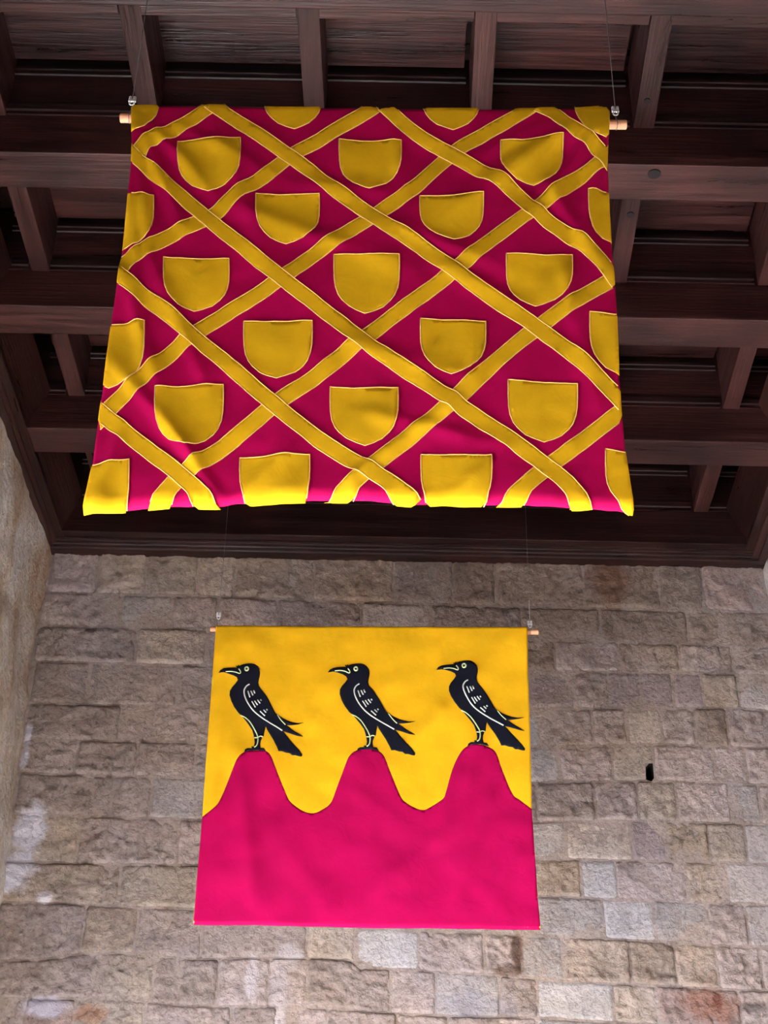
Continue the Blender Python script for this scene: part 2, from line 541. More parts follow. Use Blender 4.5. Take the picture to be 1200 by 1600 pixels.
COURSES = [
    (T0, L1, [52, 80, 154, 228, 310, 368, 490, 615, 708, 774, 912, 1030, 1098, 1196, 1250], 'gptttoogddddrd'),
    (L1, l2, [62, 189, 268, 340, 433, 565], 'glppg'),
    (L1, r2, [565, 673, 815, 938, 1075, 1250], 'lgddd'),
    (l2, l3, [55, 213, 323, 430, 565], 'gtgg'),
    (l3, l4, [50, 138, 278, 420, 565], 'gggg'),
    (l4, l5, [40, 188, 330, 450, 565], 'gptg'),
    (l5, l6, [33, 120, 213, 306, 430, 565], 'gggpg'),
    (l6, l7, [25, 175, 236, 332, 450, 565], 'gglgg'),
    (l7, l8, [10, 123, 278, 400, 565], 'tgpg'),
    (l8, l9, [-4, 187, 330, 450, 565], 'otgg'),
    (l9, m10, [-30, 130, 213, 316, 480, 555], 'gopgt'),
    (m10, m11, [-50, 165, 240, 281, 340, 420, 480, 610, 681, 781, 840, 959, 1028, 1157, 1262], 'gtggppgplgwtrg'),
    (m11, B0, [-60, 32, 112, 222, 358, 430, 510, 620, 700, 840, 960, 1100, 1262], 'grtpgpgggltr'),
    (r2, r3, [565, 700, 867, 967, 1062, 1128, 1144, 1255], 'gdpdpdg'),
    (r3, r4, [565, 690, 828, 898, 952, 1002, 1052, 1098, 1154, 1256], 'ggvgvvvol'),
    (r4, r5, [565, 720, 842, 926, 979, 1034, 1086, 1137, 1258], 'glggLgdg'),
    (r5, r6, [565, 700, 824, 875, 957, 1022], 'gglpL'),
    (r5, r6, [1022, 1117, 1166, 1258], 'ppp'),
    (r6, r7, [565, 700, 838, 930, 997, 1057, 1141, 1188, 1258], 'gggptplg'),
    (r7, r8, [565, 720, 830, 884, 986, 1040, 1108, 1166, 1258], 'gglLvOtl'),
    (r8, r9, [565, 700, 838, 908, 963, 1073, 1136, 1258], 'ggOwpol'),
    (r9, r10, [565, 700, 840, 944, 1023, 1107, 1168, 1258], 'gglwlpl'),
    (r10, m10, [555, 654, 757, 815, 880, 985, 1056, 1121, 1190, 1260], 'wpplooopp'),
]
for top, bot, js, codes in COURSES:
    for k in range(len(js) - 1):
        stone(js[k], js[k + 1], top, bot, codes[k % len(codes)], HC if js[k] == 957 and top is r5 else None)

# the masonry goes on below what the photo shows
prev = B0
for k in range(1, 6):
    nxt = [(-140, 1668 + 66 * k), (1340, 1676 + 66 * k)]
    x = -100 - 20 * k + random.uniform(0, 30)
    while x < 1250 + 16 * k:
        w_ = random.uniform(80, 160)
        stone(x, x + w_, prev, nxt, random.choice('ggtplo'))
        x += w_
    prev = nxt

# --- side walls: rubble faces, uneven
def rubble(name, xf, y0, y1, z0, z1, step, sgn, amp):
    ny, nz = int((y1 - y0) / step), int((z1 - z0) / step)
    vs, fs = [], []
    for j in range(nz + 1):
        for i in range(ny + 1):
            y = y0 + (y1 - y0) * i / ny
            z = z0 + (z1 - z0) * j / nz
            q = Vector((3.1, y, z))
            d = amp * (noise.noise(q * 1.6) + 0.6 * noise.noise(q * 4.1) + 0.35 * noise.noise(q * 9.5) + 0.2 * noise.noise(q * 21))
            vs.append(Vector((xf(z) + sgn * d, y, z)))
    for j in range(nz):
        for i in range(ny):
            a = j * (ny + 1) + i
            f = (a, a + 1, a + ny + 2, a + ny + 1)
            fs.append(f if sgn > 0 else tuple(reversed(f)))
    return vs, fs
def left_x(z): return -2.035 + max(0.0, min(1.0, (6.1 - z) / 2.0)) * 0.055
def side_mat():
    m, nt, out = new_mat('side_wall_render')
    L = nt.links.new
    geo = N(nt, 'ShaderNodeNewGeometry')
    pos = geo.outputs['Position']
    mp1 = N(nt, 'ShaderNodeMapping'); L(pos, mp1.inputs[0]); mp1.inputs['Scale'].default_value = (1, 1.5, 0.8)
    n1 = N(nt, 'ShaderNodeTexNoise', i_Scale=1.5, i_Detail=4.0, i_Roughness=0.6); L(mp1.outputs[0], n1.inputs['Vector'])
    r1 = ramp(nt, [(0.36, lin(186, 156, 132)), (0.48, lin(208, 193, 177)), (0.62, lin(220, 214, 208))])
    L(n1.outputs[0], r1.inputs[0])
    n2 = N(nt, 'ShaderNodeTexNoise', i_Scale=26.0, i_Detail=7.0, i_Roughness=0.7, i_Distortion=0.4); L(pos, n2.inputs['Vector'])
    r2 = ramp(nt, [(0.32, (0.68, 0.64, 0.60)), (0.52, (1, 1, 1)), (0.75, (1.1, 1.1, 1.1))]); L(n2.outputs[0], r2.inputs[0])
    c = mixc(nt, 1.0, r1.outputs[0], r2.outputs[0], 'MULTIPLY')
    p = N(nt, 'ShaderNodeBsdfPrincipled', i_Roughness=0.92); p.inputs['Specular IOR Level'].default_value = 0.2
    L(c, p.inputs['Base Color'])
    b = N(nt, 'ShaderNodeBump', i_Strength=0.95, i_Distance=0.05); L(n2.outputs[0], b.inputs['Height'])
    L(b.outputs[0], p.inputs['Normal']); L(p.outputs[0], out.inputs[0])
    return m
SIDE = side_mat()
YLO = 4.3                           # nearer than this the left side is open to the courtyard
vs, fs = rubble('wall_left', left_x, YLO, YW + 0.05, 3.0, 7.2, 0.045, 1, 0.035)
wall_left = mesh('wall_left', vs, fs, SIDE, smooth=True)
tag(wall_left, 'beige rubble side wall running to the corner', 'wall', kind='structure')
# a wide doorway below the view opens this side to the courtyard
DOOR_TOP, DOOR_FAR, DOOR_NEAR = 3.2, 6.9, 1.2
box('lower_masonry', XL - 0.6, XL + 0.02, DOOR_FAR, YW + 0.2, 0, DOOR_TOP + 0.02, SIDE, wall_left)
box('lower_masonry', XL - 0.6, XL + 0.02, YN, DOOR_NEAR, 0, DOOR_TOP + 0.02, SIDE, wall_left)
box('masonry_core', XL - 0.6, XL - 0.1, YLO, YW + 0.2, 3.0, 7.4, SIDE, wall_left)
box('masonry_core', XL - 0.6, XL, YN, YLO + 0.05, 3.0, 7.4, SIDE, wall_left)
vs, fs = rubble('wall_right', lambda z: XR, 4.0, YW + 0.05, 3.0, 7.2, 0.06, -1, 0.03)
wall_right = mesh('wall_right', vs, fs, SIDE, smooth=True)
tag(wall_right, 'beige rubble side wall opposite', 'wall', kind='structure')
added_wall_front = box('added_wall_front', XL - 0.6, XR + 0.6, YN - 0.5, YN, 0, 7.4, SIDE)  # unseen wall, added to reduce the light on the upper banner
tag(added_wall_front, 'plain beige unseen wall added across the near end of the hall to cut light', 'wall', kind='structure')
box('lower_masonry', XR - 0.02, XR + 0.6, YN, YW + 0.2, 0, 3.02, SIDE, wall_right)
box('masonry_core', XR + 0.1, XR + 0.6, YN, YW + 0.2, 3.0, 7.4, SIDE, wall_right)

# --- timber ceiling
ceiling = link('ceiling', None)
ceiling.location = (0, 0, 0)
tag(ceiling, 'dark coffered timber ceiling of heavy beams, joists and panels', 'ceiling', kind='structure')
BEAM_W = 0.215
ZJ, ZP = H + 0.225, H + 0.55         # underside of joists, face of the panels
fronts = [7.915 - 0.0, 6.88, 5.866, 4.85, 3.845, 2.83, 1.815, 0.8, -0.215, -1.23, -2.245]
SH = 0.022                           # the hall is a touch out of square
JX = [-1.853, -1.177, -0.445, 0.285, 1.005, 1.745]
def sx(x, y): return x + SH * y
for i, yf in enumerate(fronts[1:]):
    box('beam', -2.0, 2.24, yf, yf + BEAM_W + (0.01 if i == 0 else 0), H, ZP + 0.08, WOOD_BEAM, ceiling, bev=0.006)
# bays between successive beams
for b in range(len(fronts) - 1):
    far, near = fronts[b], fronts[b + 1] + BEAM_W
    in_view = far > 3.0
    for x in JX:
        if in_view or x in JX[1:5]:
            box('joist', x - 0.045, x + 0.045, near - 0.02, far + 0.02, ZJ, ZP + 0.06, WOOD_JOIST, ceiling, bev=0.004, shear=SH)
    xs = [-2.06] + JX + [2.2]
    for k in range(len(xs) - 1):
        a, c = xs[k] + SH * near, xs[k + 1] + SH * near
        if not in_view and k not in (1, 2, 3, 4): continue
        if not in_view:
            box('panel', a, c, near - 0.03, far + 0.03, ZP, ZP + 0.05, WOOD_PANEL, ceiling)
            continue
        a2, c2 = a + 0.045, c - 0.045
        lw = 0.232 if abs(near - 4.06) < 0.05 else 0.15
        # panel with a bead on its near edge and a dark gap left open all round
        zp = ZP + random.uniform(0, 0.004)
        box('panel', a2 + 0.008, c2 - 0.008, near + lw + 0.075, far - 0.034, zp, ZP + 0.05, WOOD_PANEL, ceiling, bev=0.003)
        extrude_profile('bead_moulding', [(near + lw + 0.050, ZP + 0.01), (near + lw + 0.076, ZP + 0.01), (near + lw + 0.076, ZP - 0.006), (near + lw + 0.068, ZP - 0.014), (near + lw + 0.056, ZP - 0.012)], a2, c2, WOOD_PLATE, ceiling)
        # far side: a small moulding below the gap, then a lipped strip at joist level
        extrude_profile('crown_moulding', [(far, ZP + 0.02), (far - 0.006, ZP + 0.02), (far - 0.014, ZP - 0.020), (far - 0.014, ZP - 0.034), (far - 0.009, ZP - 0.040), (far - 0.007, ZP - 0.060), (far, ZP - 0.064)], a2, c2, WOOD_PLATE, ceiling)
        extrude_profile('strip_moulding', [(far, ZJ + 0.075), (far - 0.010, ZJ + 0.075), (far - 0.015, ZJ + 0.06), (far - 0.015, ZJ + 0.03), (far - 0.009, ZJ + 0.022), (far - 0.009, ZJ + 0.004), (far, ZJ + 0.004)], a2, c2, WOOD_PLATE, ceiling)
        # near side: ledge board beside the beam
        box('ledge_board', a2, c2, near, near + lw, ZJ + 0.003, ZJ + 0.03, WOOD_PANEL, ceiling, bev=0.003)
    # slanting boards along both sides
    for sgn, xi, xo in ((1, -1.955, -1.845), (-1, 2.165, 2.05)):
        if not in_view: continue
        y0, y1 = near - 0.01, far + 0.01
        dx = 0.02 if sgn > 0 else 0.0
        v = []
        for y in (y0, y1):
            s = 0.022 * (y - 7.0)
            v += [(xi + s, y, H - 0.004), (xo + s, y, ZJ + 0.03), (xo + s - sgn * 0.03, y, ZJ + 0.04), (xi + s - sgn * 0.03, y, H - 0.004)]
        f = [(0, 1, 5, 4), (1, 2, 6, 5), (2, 3, 7, 6), (3, 0, 4, 7), (0, 3, 2, 1), (4, 5, 6, 7)]
        mesh('slanting_board', v, f, WOOD_SIDE, ceiling)
# wall plates with mouldings on three sides
def side_plate(x0, x1, steps, s):
    for (a, c, dz) in steps:
        v = []
        for y in (2.0, YW + 0.02):
            d = 0.022 * (y - 7.0)
            v += [(a + d, y, H - dz), (c + d * (1 if c * s < 0 else 1), y, H - dz), (c + d, y, H + 0.12), (a + d, y, H + 0.12)]
        f = [(0, 1, 5, 4), (1, 2, 6, 5), (2, 3, 7, 6), (3, 0, 4, 7), (0, 3, 2, 1), (4, 5, 6, 7)]
        mesh('wall_plate', v, f, WOOD_SIDE, ceiling)
side_plate(0, 0, [(-2.2, -1.94, 0.006), (-2.2, -1.985, 0.02), (-2.2, -2.01, 0.032)], 1)
side_plate(0, 0, [(2.15, 2.5, 0.006), (2.20, 2.5, 0.022), (2.24, 2.5, 0.036)], -1)
yf = fronts[0]
box('end_plate', -2.15, 2.45, yf, YW + 0.2, H, ZP + 0.08, WOOD_PLATE, ceiling, bev=0.005)
extrude_profile('end_plate_moulding', [(yf + 0.055, H + 0.01), (yf + 0.06, H - 0.010), (yf + 0.075, H - 0.012), (yf + 0.078, H - 0.018), (yf + 0.10, H - 0.020), (yf + 0.105, H - 0.028), (yf + 0.13, H - 0.030), (yf + 0.135, H - 0.040), (YW + 0.1, H - 0.040), (YW + 0.1, H + 0.01)], -2.12, 2.40, WOOD_PLATE, ceiling)
box('sky_block_deck', -2.7, 2.95, YN, YW + 0.7, ZP + 0.10, ZP + 0.35, WOOD_PLATE, ceiling)  # unseen slab, added above the ceiling so sky light does not leak in
# round wooden plugs and knots
def plug(px, py, z, r):
    c = on_z(px, py, z)
    bm = bmesh.new()
    bmesh.ops.create_cone(bm, cap_ends=True, segments=16, radius1=r, radius2=r * 0.92, depth=0.012, matrix=Matrix.Translation(c))
    bm_obj('wood_plug', bm, PLUG, ceiling)
plug(1022, 271, H, 0.028)
plug(1011, 157, ZJ, 0.014)
plug(985, 335, ZJ, 0.018)

# ------------------------------------------------------------------ banners
class Cloth:
    """upright cloth in the plane Y = d; its outline and folds are functions on that plane"""
    def __init__(s, d, left, right, top, bottom, fold, roll_b=0.012, roll_t=0.016):
        s.d, s.left, s.right, s.top, s.bottom, s.fold = d, left, right, top, bottom, fold
        s.rb, s.rt = roll_b, roll_t
        lb, rb_ = on_y(*bottom[0], d), on_y(*bottom[-1], d)
        s.zb = [(on_y(*p, d).x, on_y(*p, d).z) for p in bottom]
        s.zt = [(on_y(*p, d).x, on_y(*p, d).z) for p in top]
    def lx(s, y): return interp([(b, a) for a, b in s.left], y)
    def rx(s, y): return interp([(b, a) for a, b in s.right], y)
    def clamp(s, x, y):
        y = max(interp(s.top, x), min(interp(s.bottom, x), y))
        x = max(s.lx(y), min(s.rx(y), x))
        return x, y
    def inside(s, x, y, m=0.6):
        return interp(s.top, x) + m < y < interp(s.bottom, x) - m and s.lx(y) + m < x < s.rx(y) - m
    def at(s, px, py, off=0.0):
        p = on_y(px, py, s.d)
        zb, zt = interp(s.zb, p.x), interp(s.zt, p.x)
        n = Vector((0, -1, 0))
        dy = s.fold(px, py)
        if p.z < zb + s.rb:                      # bottom hem rolls back
            a = (zb + s.rb - p.z) / s.rb * 1.9
            p = Vector((p.x, s.d + s.rb * (1 - math.cos(a)), zb + s.rb - s.rb * math.sin(min(a, 3))))
            n = Vector((0, -math.cos(a), -math.sin(a)))
        elif p.z > zt - s.rt:                    # top runs over the rod
            a = (p.z - zt + s.rt) / s.rt * 1.9
            p = Vector((p.x, s.d + s.rt * (1 - math.cos(a)), zt - s.rt + s.rt * math.sin(a)))
            n = Vector((0, -math.cos(a), math.sin(a)))
        p.y -= dy
        if n.y > -0.999: off *= 1.4
        return p + n * off
    def sheet(s, name, nx, ny, mat, parent):
        vs, fs = [], []
        for j in range(ny + 1):
            t = j / ny
            t = 0.5 - 0.5 * math.cos(math.pi * t) if False else t
            for i in range(nx + 1):
                u = i / nx
                # transfinite blend of the four edges
                yl, yr = s.top[0][1] + (s.bottom[0][1] - s.top[0][1]) * t, s.top[-1][1] + (s.bottom[-1][1] - s.top[-1][1]) * t
                y = yl + (yr - yl) * u
                xa, xb = s.lx(y), s.rx(y)
                x = xa + (xb - xa) * u
                ta, tb = interp(s.top, x), interp(s.bottom, x)
                y = ta + (tb - ta) * t
                x = s.lx(y) + (s.rx(y) - s.lx(y)) * u
                vs.append(s.at(x, y))
        for j in range(ny):
            for i in range(nx):
                a = j * (nx + 1) + i
                fs.append((a, a + nx + 1, a + nx + 2, a + 1))
        o = mesh(name, vs, fs, mat, parent, smooth=True)
        md = o.modifiers.new('thickness', 'SOLIDIFY')
        md.thickness = 0.0016
        md.offset = -1
        return o
    def patch(s, name, poly, off, mat, parent, grid=9.0):
        """flat piece of cloth sewn on: outline in the photo's pixels, draped on the sheet"""
        poly = densify([s.clamp(*p) for p in poly], grid)
        pts = [Vector(p) for p in poly]
        n = len(pts)
        ed = [(i, (i + 1) % n) for i in range(n)]
        x0, x1 = min(p[0] for p in poly), max(p[0] for p in poly)
        y0, y1 = min(p[1] for p in poly), max(p[1] for p in poly)
        gy = y0 + grid / 2
        while gy < y1:
            gx = x0 + grid / 2
            while gx < x1:
                if in_poly(gx, gy, poly) and edge_dist(gx, gy, poly) > grid * 0.35:
                    pts.append(Vector((gx, gy)))
                gx += grid
            gy += grid
        # extra rows where the hem rolls
        gx = x0 + 3
        while gx < x1:
            for k in (1.2, 2.6, 4.2):
                y = interp(s.bottom, gx) - k
                if y0 < y < y1 and in_poly(gx, y, poly): pts.append(Vector((gx, y)))
                y = interp(s.top, gx) + k
                if y0 < y < y1 and in_poly(gx, y, poly): pts.append(Vector((gx, y)))
            gx += grid
        v2, _, f2, *_r = delaunay_2d_cdt(pts, ed, [], 1, 1e-3)
        vs = [s.at(v.x, v.y, off) for v in v2]
        fs = []
        for f in f2:
            a, b, c = (v2[i] for i in f[:3])
            ar = (b.x - a.x) * (c.y - a.y) - (b.y - a.y) * (c.x - a.x)
            fs.append(tuple(f) if ar < 0 else tuple(reversed(f)))
        o = mesh(name, vs, fs, mat, parent, smooth=True)
        md = o.modifiers.new('thickness', 'SOLIDIFY')
        md.thickness = 0.001
        md.offset = -1
        return o
    def line(s, name, pts, width, off, mat, parent, step=6.0):
        """embroidered line: a raised cord lying on the cloth"""
        pts = densify_open(pts, step)
        k = (on_y(pts[0][0] + 1, pts[0][1], s.d) - on_y(*pts[0], s.d)).length
        return tube(name, [s.at(x, y, off) for x, y in pts], width * 0.5 * k, mat, parent, seg=6)
    def cord_runs(s, name, poly, width, off, mat, parent, step=8.0):
        """stitched edge of a patch, left out where the patch is cut by the cloth's own edge"""
        n = len(poly)
        dense = densify(poly, step)
        runs, cur = [], []
        for p in dense + [dense[0]]:
            if s.inside(*p): cur.append(p)
            else:
                if cur:
                    cur.append(s.clamp(*p)); runs.append(cur)
                cur = []
        if cur: runs.append(cur)
        runs = [r for r in runs if len(r) > 1]
        k = (on_y(601, 500, s.d) - on_y(600, 500, s.d)).length
        vs, fs = [], []
        for r in runs:
            a, b = tube_geo([s.at(x, y, off) for x, y in r], width * 0.5 * k, 5)
            o = len(vs)
            vs += a
            fs += [tuple(i + o for i in f) for f in b]
        if vs: return mesh(name, vs, fs, mat, parent, smooth=True)

def densify(poly, step):
    r = []
    n = len(poly)
    for i in range(n):
        (x0, y0), (x1, y1) = poly[i], poly[(i + 1) % n]
        m = max(1, int(math.hypot(x1 - x0, y1 - y0) / step))
        for k in range(m):
            q = (x0 + (x1 - x0) * k / m, y0 + (y1 - y0) * k / m)
            if not r or math.hypot(q[0] - r[-1][0], q[1] - r[-1][1]) > 0.05: r.append(q)
    if math.hypot(r[0][0] - r[-1][0], r[0][1] - r[-1][1]) < 0.05: r.pop()
    return r
def densify_open(pts, step):
    r = [pts[0]]
    for (x0, y0), (x1, y1) in zip(pts, pts[1:]):
        m = max(1, int(math.hypot(x1 - x0, y1 - y0) / step))
        for k in range(1, m + 1):
            r.append((x0 + (x1 - x0) * k / m, y0 + (y1 - y0) * k / m))
    return r
def smooth_pts(pts, n=6):
    """Catmull-Rom through the points"""
    r = []
    for i in range(len(pts) - 1):
        p0, p1, p2, p3 = pts[max(0, i - 1)], pts[i], pts[i + 1], pts[min(len(pts) - 1, i + 2)]
        for k in range(n):
            t = k / n
            r.append(tuple(0.5 * (2 * p1[c] + (p2[c] - p0[c]) * t + (2 * p0[c] - 5 * p1[c] + 4 * p2[c] - p3[c]) * t * t + (3 * p1[c] - p0[c] - 3 * p2[c] + p3[c]) * t ** 3) for c in (0, 1)))
    r.append(pts[-1])
    return r
def in_poly(x, y, poly):
    r = False
    n = len(poly)
    for i in range(n):
        (x0, y0), (x1, y1) = poly[i], poly[(i + 1) % n]
        if (y0 > y) != (y1 > y) and x < (x1 - x0) * (y - y0) / (y1 - y0) + x0:
            r = not r
    return r
def edge_dist(x, y, poly):
    return min(math.hypot(x - a, y - b) for a, b in poly)

def seg_ridge(px, py, x0, y0, x1, y1, w, a):
    """a fold running from one point to another, fading at both ends"""
    dx, dy = x1 - x0, y1 - y0
    L2 = dx * dx + dy * dy
    t = ((px - x0) * dx + (py - y0) * dy) / L2
    d = ((px - x0) * dy - (py - y0) * dx) / math.sqrt(L2)
    if t < -0.25 or t > 1.25 or abs(d) > 3 * w: return 0.0
    e = 1.0
    if t < 0: e = max(0, 1 + t * 4)
    if t > 0.6: e = max(0.0, 1 - (t - 0.6) / 0.65)
    return a * e * e * (3 - 2 * e) * math.exp(-(d / w) ** 2)

def cable_clamp(parent, p, s=1.0):
    """wire rope clip: U-bolt with two nuts over a saddle"""
    bm = bmesh.new()
    box_bm(bm, p.x - 0.012 * s, p.x + 0.012 * s, p.y - 0.004, p.y + 0.004, p.z - 0.006 * s, p.z + 0.004 * s, 0.0015)
    for dx in (-0.007, 0.007):
        bmesh.ops.create_cone(bm, cap_ends=True, segments=6, radius1=0.0055 * s, radius2=0.0055 * s, depth=0.012 * s,
                              matrix=Matrix.Translation(p + Vector((dx * s, 0, 0.010 * s))))
        bmesh.ops.create_cone(bm, cap_ends=True, segments=8, radius1=0.0028 * s, radius2=0.0028 * s, depth=0.034 * s,
                              matrix=Matrix.Translation(p + Vector((dx * s, 0, 0.002 * s))))
    o = tag(bm_obj('cable_clamp', bm, STEEL, parent), 'bright steel cable clamp')
    arc = [p + Vector((0.007 * s * math.cos(a), 0, -0.014 * s - 0.007 * s * math.sin(a))) for a in [math.pi * k / 8 for k in range(9)]]
    tube('u_bolt', arc, 0.0028 * s, STEEL, o, seg=6)
    return o

# ---------------- upper banner: crimson with yellow lattice and shields
D1 = 3.55
F1 = [  # folds: x0, y0, x1, y1, half width (px), height (m)
    (960, 150, 690, 345, 22, 0.016), (955, 175, 820, 360, 16, 0.012), (950, 200, 905, 400, 15, 0.012),
    (905, 165, 760, 240, 14, 0.010), (860, 300, 960, 440, 16, 0.010),
    (200, 160, 330, 300, 13, 0.013), (205, 170, 285, 360, 14, 0.013), (203, 180, 235, 400, 12, 0.012), (215, 165, 420, 270, 14, 0.008),
    (200, 250, 215, 520, 13, 0.010), (185, 420, 260, 640, 16, 0.010), (240, 420, 330, 620, 18, 0.008),
    (330, 175, 420, 420, 22, 0.008), (600, 170, 640, 330, 16, 0.006), (470, 290, 620, 300, 16, 0.006), (380, 330, 640, 420, 18, 0.008),
    (640, 360, 790, 420, 16, 0.007), (700, 420, 860, 500, 15, 0.006), (560, 540, 760, 600, 18, 0.006),
    (700, 640, 760, 540, 15, 0.009), (560, 740, 700, 640, 14, 0.009), (590, 650, 800, 700, 16, 0.007), (880, 430, 930, 620, 18, 0.007),
    (290, 700, 170, 560, 16, 0.009), (330, 760, 240, 640, 14, 0.009), (360, 790, 480, 680, 16, 0.008), (150, 780, 200, 640, 16, 0.010), (700, 780, 800, 700, 16, 0.006),
]
def fold1(x, y):
    d = sum(seg_ridge(x, y, a, b, c, e, w * 0.78, h * 1.35) for a, b, c, e, w, h in F1)
    q = Vector((x * 0.009, y * 0.009, 1.7))
    d += 0.008 * noise.noise(q) + 0.006 * noise.noise(q * 2.4) + 0.0022 * noise.noise(Vector((x * 0.05 + y * 0.03, y * 0.035 - x * 0.02, 4.0)))
    # loose side edges waver; hem swings a little towards the hall
    d += 0.012 * max(0, (y - 640) / 160) ** 2 * (0.6 + 0.4 * math.cos((x - 130) / 860 * 6.28))
    d *= min(1.0, max(0.0, (y - 172) / 40.0))
    return d
left1 = [(205, 160), (206, 205), (207, 235), (205, 262), (198, 330), (189, 415), (184, 440), (172, 520), (160, 615), (154, 650), (145, 720), (134, 775), (129, 797)]
right1 = [(953, 160), (951, 205), (949, 250), (951, 290), (955, 370), (960, 440), (964, 500), (968, 600), (972, 650), (977, 700), (984, 752), (991, 797)]
top1 = [(120, 164), (205, 163.5), (330, 163), (440, 166), (580, 166), (597, 170), (612, 168), (700, 168), (800, 168.5), (860, 168), (905, 167), (935, 165), (953, 168), (1000, 168)]
bot1 = [(120, 797), (140, 796), (200, 790), (280, 785), (350, 784), (420, 778), (490, 774), (560, 775), (640, 780), (700, 782), (830, 783), (915, 789), (975, 794), (1000, 796)]
banner = link('lattice_banner', None)
p = on_y(560, 790, D1)
banner.location = (0, 0, 0)
tag(banner, 'crimson banner with yellow lattice and rows of yellow shields, hanging nearest the ceiling', 'banner')
C1 = Cloth(D1, left1, right1, top1, bot1, fold1, roll_b=0.024, roll_t=0.015)
# the sheet runs exactly between its side edges
C1.top = top1
s_top, s_bot = C1.top, C1.bottom
C1.top = [p_ for p_ in top1 if 205 <= p_[0] <= 953]
C1.bottom = [(129, 797)] + [p_ for p_ in bot1 if 140 <= p_[0] <= 975] + [(991, 797)]
C1.sheet('cloth', 180, 180, CRIMSON, banner)

DOWN = [  # strips running down to the right
    [(198, 240), (240, 272), (315, 335), (380, 388), (440, 437), (500, 483), (565, 532), (640, 584), (710, 631), (780, 677), (850, 727), (885, 757), (915, 795)],
    [(325, 160), (345, 175), (395, 207), (452, 245), (515, 292), (585, 341), (645, 380), (710, 424), (775, 471), (840, 515), (905, 565), (975, 632)],
    [(595, 163), (622, 187), (660, 218), (705, 243), (760, 275), (795, 295), (832, 330), (880, 365), (915, 388), (940, 412), (965, 445)],
    [(838, 165), (862, 177), (890, 203), (912, 216), (932, 237), (956, 262)],
    [(180, 428), (215, 458), (262, 492), (302, 527), (350, 566), (395, 605), (430, 635), (480, 675), (525, 706), (575, 735), (610, 757), (650, 785)],
    [(146, 636), (190, 672), (240, 712), (285, 748), (335, 795)],
]
UP = [  # strips running up to the right
    [(214, 250), (228, 228), (245, 217), (275, 203), (300, 188), (325, 171), (345, 158)],
    [(180, 437), (205, 408), (240, 385), (290, 358), (335, 336), (370, 305), (410, 280), (452, 246), (490, 226), (530, 200), (570, 178), (600, 160)],
    [(148, 662), (190, 622), (235, 580), (300, 526), (350, 492), (400, 463), (445, 433), (510, 386), (585, 338), (645, 297), (705, 243), (765, 207), (815, 178), (845, 158)],
    [(240, 796), (285, 745), (350, 700), (430, 633), (490, 592), (565, 532), (640, 475), (710, 424), (770, 375), (835, 330), (890, 290), (960, 240)],
    [(515, 790), (575, 735), (640, 685), (705, 632), (760, 580), (800, 545), (840, 514), (900, 472), (970, 432)],
    [(785, 795), (850, 735), (910, 690), (985, 632)],
]
def strip(pts, hw, off, clampf):
    c = smooth_pts(pts, 5)
    up, dn = [], []
    for i, q in enumerate(c):
        a, b = c[max(0, i - 1)], c[min(len(c) - 1, i + 1)]
        tx, ty = b[0] - a[0], b[1] - a[1]
        l = math.hypot(tx, ty) or 1
        # strips look narrower towards the top, being farther away
        w = hw * (0.90 + 0.24 * (q[1] - 165) / 630)
        up.append((q[0] - ty / l * w, q[1] + tx / l * w)); dn.append((q[0] + ty / l * w, q[1] - tx / l * w))
    return up, dn
for pts, off in [(p_, 0.0040) for p_ in UP] + [(p_, 0.0056) for p_ in DOWN]:
    up, dn = strip(pts, 11.4, off, C1.clamp)
    keep = [i for i in range(len(up)) if C1.inside(*up[i], -14) or C1.inside(*dn[i], -14)]
    up = [up[i] for i in keep]; dn = [dn[i] for i in keep]
    o = C1.patch('lattice_strip', up + dn[::-1], off, YELLOW, banner, grid=6)
    for ln in (up, dn):
        C1.cord_runs('stitching', ln + [], 2.6, off + 0.0008, STITCH, o) if False else None
        run = [q for q in densify_open(ln, 5) if C1.inside(*q)]
        if len(run) > 1:
            tube('stitching', [C1.at(x, y, off - 0.0002) for x, y in run], 0.0016, STITCH, o, seg=5)
# shields: left, right, top-left y, top-right y, tip x, tip y
SHIELDS = [
    (152, 251, 112, 112, 200, 214), (411, 504, 122, 122, 460, 203), (659, 751, 124, 124, 708, 205), (897, 1000, 120, 120, 946, 222),
    (278, 376, 223, 217, 325, 300), (530, 627, 218, 219, 577, 297), (782, 879, 223, 216, 834, 291),
    (146, 240, 308, 305, 188, 394), (400, 499, 305, 304, 447, 382), (656, 755, 308, 306, 709, 377), (919, 1015, 298, 306, 966, 382),
    (256, 358, 404, 405, 303, 487), (522, 624, 400, 400, 570, 490), (791, 894, 399, 400, 836, 481),
    (124, 226, 516, 503, 170, 608), (381, 488, 502, 503, 432, 593), (657, 759, 498, 502, 705, 588), (921, 1025, 490, 500, 974, 588),
    (243, 349, 607, 601, 290, 703), (516, 622, 605, 606, 570, 697), (794, 902, 595, 601, 850, 692),
    (98, 202, 733, 719, 150, 832), (375, 484, 716, 710, 432, 806), (658, 768, 711, 713, 712, 806), (946, 1050, 703, 712, 998, 800),
]
def shield_outline(l, r, yl, yr, tx, ty):
    h = ty - (yl + yr) / 2
    w = r - l
    pts = [(l, yl), (l + w * 0.35, (yl * .65 + yr * .35) + 1.0), (l + w * 0.7, yl * .3 + yr * .7 + 0.5), (r, yr)]
    rs = [(1.0, 0.0), (1.003, 0.22), (0.99, 0.42), (0.95, 0.56), (0.86, 0.69), (0.73, 0.785), (0.52, 0.885), (0.26, 0.95), (0.0, 1.0)]
    # the sides lean slightly towards the foot
    right = [(tx + (r - tx) * a, yr + (ty - yr) * b) for a, b in rs[1:]]
    left = [(tx + (l - tx) * a, yl + (ty - yl) * b) for a, b in rs[1:-1]]
    return pts + right + left[::-1]
